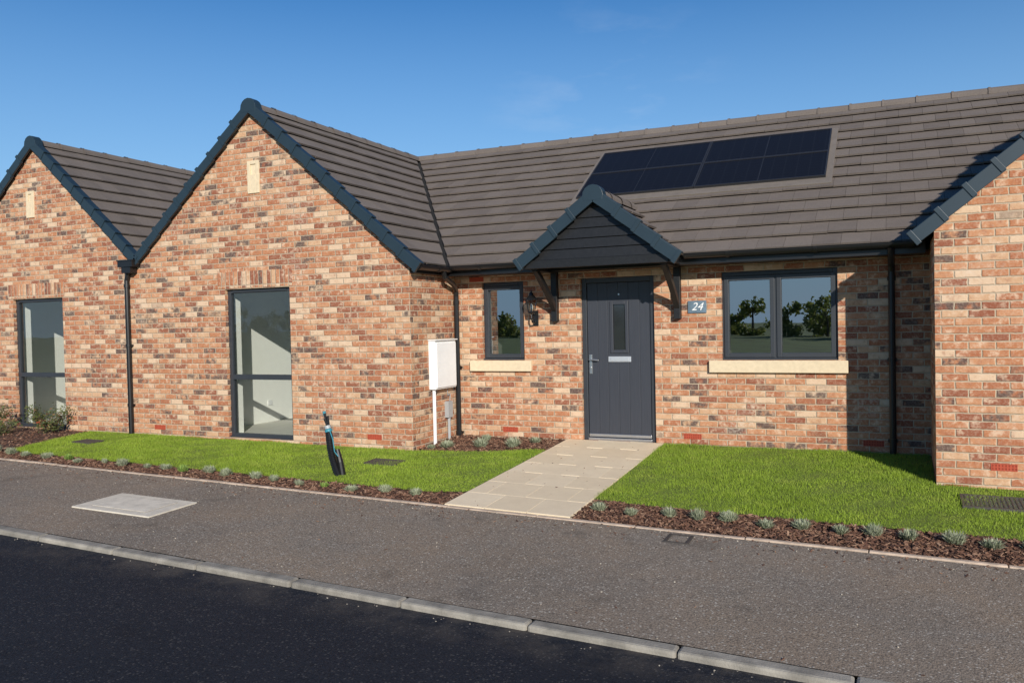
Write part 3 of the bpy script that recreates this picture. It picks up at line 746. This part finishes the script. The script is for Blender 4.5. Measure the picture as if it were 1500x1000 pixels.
# covers
def zpl(x,y): return zfoot(x,y) if y<YE else zf(x,y)
def cover(name,x0,x1,y0,y1,zz,mats,kind):
    mb=MB(); xm,ym=(x0+x1)/2,(y0+y1)/2
    gx=(zpl(x1,ym)-zpl(x0,ym))/(x1-x0); gy=(zpl(xm,y1)-zpl(xm,y0))/(y1-y0); z=zpl(xm,ym)+zz
    def bx(a,b_,c,d,h0,h1,mi=0):
        cx,cy=(a+b_)/2,(c+d)/2; zc=z+gx*(cx-xm)+gy*(cy-ym)
        mb.obox((cx,cy,zc+(h0+h1)/2),((b_-a)/2,0,gx*(b_-a)/2),(0,(d-c)/2,gy*(d-c)/2),(0,0,(h1-h0)/2),mi)
    if kind=='slab':
        bx(x0,x1,y0,y1,-.05,0,0); bx(x0+.16,x1-.16,y0+.10,y1-.10,-.01,.004,1)
        bx(x0+.15,x0+.16,y0+.09,y1-.09,-.01,.002,2);bx(x1-.16,x1-.15,y0+.09,y1-.09,-.01,.002,2);bx(x0+.16,x1-.16,y0+.09,y0+.10,-.01,.002,2);bx(x0+.16,x1-.16,y1-.10,y1-.09,-.01,.002,2)
    else:
        f=.025; bx(x0,x0+f,y0,y1,-.05,0);bx(x1-f,x1,y0,y1,-.05,0);bx(x0+f,x1-f,y0,y0+f,-.05,0);bx(x0+f,x1-f,y1-f,y1,-.05,0)
        bx(x0+f,x1-f,y0+f,y1-f,-.05,-.012,1)
        n=max(3,int((x1-x0-2*f)/.035)); k=max(3,int((y1-y0-2*f)/.035))
        if kind=='grid':
            for i in range(n): a=x0+f+(x1-x0-2*f)*(i+.25)/n; bx(a,a+.012,y0+f,y1-f,-.012,-.001)
            for i in range(k): a=y0+f+(y1-y0-2*f)*(i+.25)/k; bx(x0+f,x1-f,a,a+.010,-.011,-.002)
    return mb.build(name,mats,None,bevel=.002)
M_iron=simple('cast_iron',(.060,.052,.046),.6,.2,30); M_irond=simple('cast_iron_pit',(.015,.014,.013),.9)
M_conc=simple('cover_concrete',(.62,.56,.46),.9,.12,12,.3,90); M_conc2=simple('cover_concrete_light',(.64,.58,.48),.9,.16,8,.3,90); M_gap=simple('cover_gap',(.34,.29,.23),.9)
cover('manhole_cover',-4.05,-3.02,-4.70,-4.12,.012,[M_conc,M_conc2,M_gap],'slab')
cover('stopcock_cover',1.50,1.70,-3.66,-3.42,.008,[M_iron,simple('rusty_lid',(.19,.15,.12),.8,.3,20)],'plain')
cover('drain_cover',-2.50,-2.08,-2.06,-1.80,.035,[M_iron,M_irond],'grid')
cover('drain_cover',3.72,4.45,-1.98,-1.58,.035,[M_iron,M_irond],'grid')
cover('drain_cover',-7.42,-7.05,-2.15,-1.9,.035,[M_iron,M_irond],'grid')

# service duct
sd=empty('service_duct'); b0=Vector((-2.42,-2.62,-.16)); b1=Vector((-2.62,-2.62,.60))
mb=MB(); pts=[];rad=[]
for k in range(61):
    t=k/60; p=b0.lerp(b0.lerp(b1,.72),t); p+=Vector((-.035*math.sin(t*math.pi),0,0)); pts.append(p); rad.append(.042-.008*t+(.004 if k%2 else 0))
mb.tube(pts,rad,12)
mb.tube([b0+Vector((.03,.02,0)),b0+Vector((.0,.01,.2)),b0+Vector((-.03,0,.34))],[.038,.034,.026],10)
for dx,dy,e in ((.0,0,1.0),(.02,.012,.93),(-.02,.01,.88),(.012,-.016,.97)):
    mb.tube([b0.lerp(b1,.6)+Vector((dx,dy,0)),b0.lerp(b1,.8)+Vector((dx*.6,dy,0)),b0.lerp(b1,e)+Vector((dx*1.3,dy,0))],.013,8)
mb.build('duct',M_black,sd)
mb=MB(); 
mb.tube([b0.lerp(b1,.70),b0.lerp(b1,.73),b0.lerp(b1,.745)],[.042,.042,.03],12)
mb.tube([b0.lerp(b1,.93),b0.lerp(b1,1.0)],.018,8)
mb.tube([b0.lerp(b1,.74)+Vector((.03,-.02,0)),b0.lerp(b1,.6)+Vector((.055,-.03,0)),b0.lerp(b1,.42)+Vector((.05,-.045,0)),b0.lerp(b1,.35)+Vector((.075,-.03,0))],.006,6)
mb.build('duct_tape',simple('teal_tape',(.04,.22,.28),.5,.1),sd)
mb=MB(); mb.tube([b0.lerp(b1,.745),b0.lerp(b1,.79)],.036,10); mb.build('duct_label_band',M_grey,sd)

# ------------------------------------------------------------------ plants
def leafmat(name,stops,rough=.6,trans=0):
    m,nt,b=newmat(name); g=N(nt); gi=g.n('ShaderNodeNewGeometry').outputs['Random Per Island']
    c=g.ramp(gi,stops); g.l(c,b.inputs['Base Color']); b.inputs['Roughness'].default_value=rough
    if trans:
        tr=g.n('ShaderNodeBsdfTranslucent'); g.l(c,tr.inputs[0]); mx=g.n('ShaderNodeMixShader'); mx.inputs[0].default_value=trans
        g.l(b.outputs[0],mx.inputs[1]); g.l(tr.outputs[0],mx.inputs[2]); g.l(mx.outputs[0],nt.nodes['Material Output'].inputs[0])
    return m
M_lav=leafmat('lavender_leaf',[(0,(.15,.18,.10)),(.5,(.29,.32,.20)),(1,(.46,.47,.34))])
M_lavg=leafmat('fresh_leaf',[(0,(.10,.18,.03)),(.5,(.20,.32,.06)),(1,(.34,.44,.11))])
M_shr=leafmat('shrub_leaf',[(0,(.05,.07,.02)),(.5,(.12,.16,.04)),(.8,(.20,.20,.07)),(1,(.30,.13,.07))],trans=.3)
M_bark=simple('bark',(.10,.075,.055),.9,.3,8,.5,30)
def clump(seed,n,R,Hh,w,mat,name):
    random.seed(seed); mb=MB()
    for _ in range(n):
        th=random.uniform(0,6.283); rr=R*math.sqrt(random.random())*.55; lean=random.uniform(.0,1.15)
        base=Vector((math.cos(th)*rr,math.sin(th)*rr,random.uniform(0,.03))); th2=th+random.gauss(0,.7)
        L=Hh*random.uniform(.5,1.0); d=Vector((math.cos(th2)*math.sin(lean),math.sin(th2)*math.sin(lean),math.cos(lean)*1.1))
        tip=base+d*L; mid=base+d*L*.55
        s=Vector((-math.sin(th2+random.gauss(0,.8)),math.cos(th2),random.gauss(0,.3))).normalized()*w
        mb.face([base-s*.5,base+s*.5,mid+s,mid-s]); mb.face([mid-s,mid+s,tip])
    o=mb.build(name,mat,None,uv=False); return o.data,o
protos=[]
for k in range(4):
    me,o=clump(100+k,430,.085,.085,.0030,M_lav,'lavender_plant'); protos.append(me); bpy.data.objects.remove(o)
gp,o=clump(200,300,.08,.09,.0045,M_lavg,'green'); bpy.data.objects.remove(o)
random.seed(21)
def plant(name,me,x,y,s):
    o=bpy.data.objects.new(name,me); COL.objects.link(o); o.location=(x,y,zf(x,y)+.008); o.rotation_euler=(random.gauss(0,.08),random.gauss(0,.08),random.uniform(0,6.28)); o.scale=(s*random.uniform(.85,1.2),s*random.uniform(.85,1.2),s*random.uniform(.8,1.15))
x=.74
while x<5.6:
    plant('lavender_plant',random.choice(protos),x,-2.97+random.gauss(0,.03),random.uniform(.75,1.05)); x+=random.uniform(.24,.33)
x=-1.15; k=0
while x>-10:
    k+=1
    plant('lavender_plant' if k%6!=4 else 'herb_plant',random.choice(protos) if k%6!=4 else gp,x,-3.10+random.gauss(0,.03),random.uniform(.55,.95)); x-=random.uniform(.27,.42)
for x,y,s in ((-2.05,-.85,1),(-1.62,-.72,1.1),(-1.22,-.62,1.05),(-1.05,-.30,.9),(-1.75,-.3,.8),(-2.2,-1.0,.7)): plant('lavender_plant',random.choice(protos),x,y,s*1.1)
def shrub(x,y,R,Hh,n):
    mb=MB(); z=zf(x,y)
    for k in range(14):
        th=random.uniform(0,6.283); a=Vector((x,y,z)); e=a+Vector((math.cos(th)*R*.8,math.sin(th)*R*.8,Hh*random.uniform(.5,.95))); mb.tube([a,a.lerp(e,.5)+Vector((0,0,.04)),e],[.006,.004,.002],5,mi=1)
        for _ in range(n//14):
            t=random.uniform(.2,1.08); p=a.lerp(e,t)+Vector((random.gauss(0,R*.16),random.gauss(0,R*.16),random.gauss(0,Hh*.08)))
            s=random.uniform(.012,.026); u=Vector((random.gauss(0,1),random.gauss(0,1),random.gauss(0,.6))).normalized(); w=u.cross(Vector((random.gauss(0,1),random.gauss(0,1),random.gauss(0,1)))).normalized()
            mb.face([p-u*s,p-w*s*.45,p+u*s,p+w*s*.45])
    mb.build('shrub',[M_shr,M_bark],None,uv=False)
shrub(-9.95,-1.75,.36,.48,1500); shrub(-8.75,-1.5,.33,.44,1500); shrub(-10.7,-1.9,.36,.44,1200); shrub(-9.3,-1.9,.25,.22,500)

# ------------------------------------------------------------------ distant trees across the road (seen in the glass)
M_tl=leafmat('tree_leaves',[(0,(.10,.15,.03)),(.5,(.20,.25,.055)),(1,(.34,.33,.09))],trans=.5)
mb=MB()
for k in range(70):
    x=-78+k*2.3+random.uniform(-1.2,1.2); y=-76+random.uniform(-6,6); Ht=random.uniform(2.4,4.8); z=-.5
    mb.tube([(x,y,z),(x+random.gauss(0,.1),y,z+Ht*.4),(x+random.gauss(0,.3),y,z+Ht*.85)],[.16,.10,.03],6,mi=1)
    for c in range(11):
        cc=Vector((x+random.gauss(0,Ht*.26),y+random.gauss(0,Ht*.2),z+Ht*random.uniform(.06,.9))); R=Ht*random.uniform(.12,.24)
        mb.tube([(x,y,max(cc.z-.6,z)),tuple(cc)],[.04,.012],4,mi=1)
        for _ in range(70):
            p=cc+Vector((random.gauss(0,1),random.gauss(0,1),random.gauss(0,.8))).normalized()*R*random.uniform(.4,1.1)
            s=random.uniform(.13,.26); u=Vector((random.gauss(0,1),random.gauss(0,1),random.gauss(0,1))).normalized(); w=u.cross(Vector((random.gauss(0,1),random.gauss(0,1),.3))).normalized()
            mb.face([p-u*s,p-w*s*.6,p+u*s,p+w*s*.6])
mb.build('distant_trees',[M_tl,M_bark],None,uv=False)

# ------------------------------------------------------------------ light, sky
sd_=Vector((.567,-.824,0)).normalized()*math.cos(math.radians(21)); sd_.z=math.sin(math.radians(21))
sl=bpy.data.lights.new('sun','SUN'); sl.energy=5.0; sl.angle=math.radians(.53); sl.color=(1,.95,.86)
so=bpy.data.objects.new('sun',sl); COL.objects.link(so); so.rotation_euler=sd_.to_track_quat('Z','Y').to_euler()
w=bpy.data.worlds.new('World'); scn.world=w; w.use_nodes=True; nt=w.node_tree; g=N(nt); bg=nt.nodes['Background']
sky=g.n('ShaderNodeTexSky'); sky.sky_type='NISHITA'; sky.sun_disc=False; sky.sun_elevation=math.radians(21); sky.sun_rotation=math.atan2(.567,-.824); sky.ozone_density=3.0; sky.dust_density=.2; sky.air_density=1.0
hs=g.n('ShaderNodeHueSaturation'); hs.inputs['Saturation'].default_value=1.34; hs.inputs['Hue'].default_value=.508; g.l(sky.outputs[0],hs.inputs['Color'])
tc=g.n('ShaderNodeTexCoord').outputs['Generated']
sz=g.n('ShaderNodeSeparateXYZ'); g.l(tc,sz.inputs[0])
hz=g.mix(g.mapr(sz.outputs[2],.0,.40,.85,.0),hs.outputs[0],(3.0,5.3,8.2))   # pale blue horizon haze
mp=g.n('ShaderNodeMapping'); mp.inputs['Scale'].default_value=(3,3,9); mp.inputs['Rotation'].default_value=(0,.35,0); g.l(tc,mp.inputs[0])
nz=g.noise(mp.outputs[0],2.2,7,.62)
dp=g.n('ShaderNodeVectorMath',operation='DOT_PRODUCT'); g.l(tc,dp.inputs[0]); dv=Vector((-.30,.93,.235)).normalized(); dp.inputs[1].default_value=dv
mk=g.mapr(dp.outputs['Value'],.988,.999); cl=g.math('MULTIPLY',g.math('MULTIPLY',g.mapr(nz,.52,.78),mk),.16,clamp=True)
cmx=g.mix(cl,hz,(7,7.6,8.5))
g.l(cmx,bg.inputs[0]); bg.inputs[1].default_value=.108

# ------------------------------------------------------------------ camera
C=(3.2091,-10.1295,1.5453); yaw,pit,rol,f=.4345,-.0226,-.0214,1212.56
F=Vector((-math.sin(yaw)*math.cos(pit),math.cos(yaw)*math.cos(pit),math.sin(pit))); R0=Vector((math.cos(yaw),math.sin(yaw),0)); U0=R0.cross(F)
R=R0*math.cos(rol)+U0*math.sin(rol); U=-R0*math.sin(rol)+U0*math.cos(rol)
cd=bpy.data.cameras.new('camera'); cam=bpy.data.objects.new('camera',cd); COL.objects.link(cam)
M=Matrix(((R.x,U.x,-F.x,C[0]),(R.y,U.y,-F.y,C[1]),(R.z,U.z,-F.z,C[2]),(0,0,0,1))); cam.matrix_world=M
cd.sensor_width=36; cd.lens=f/1500*36; cd.clip_end=1000; cd.clip_start=.05
scn.camera=cam
scn.view_settings.view_transform='Standard'; scn.view_settings.look='None'; scn.view_settings.exposure=0
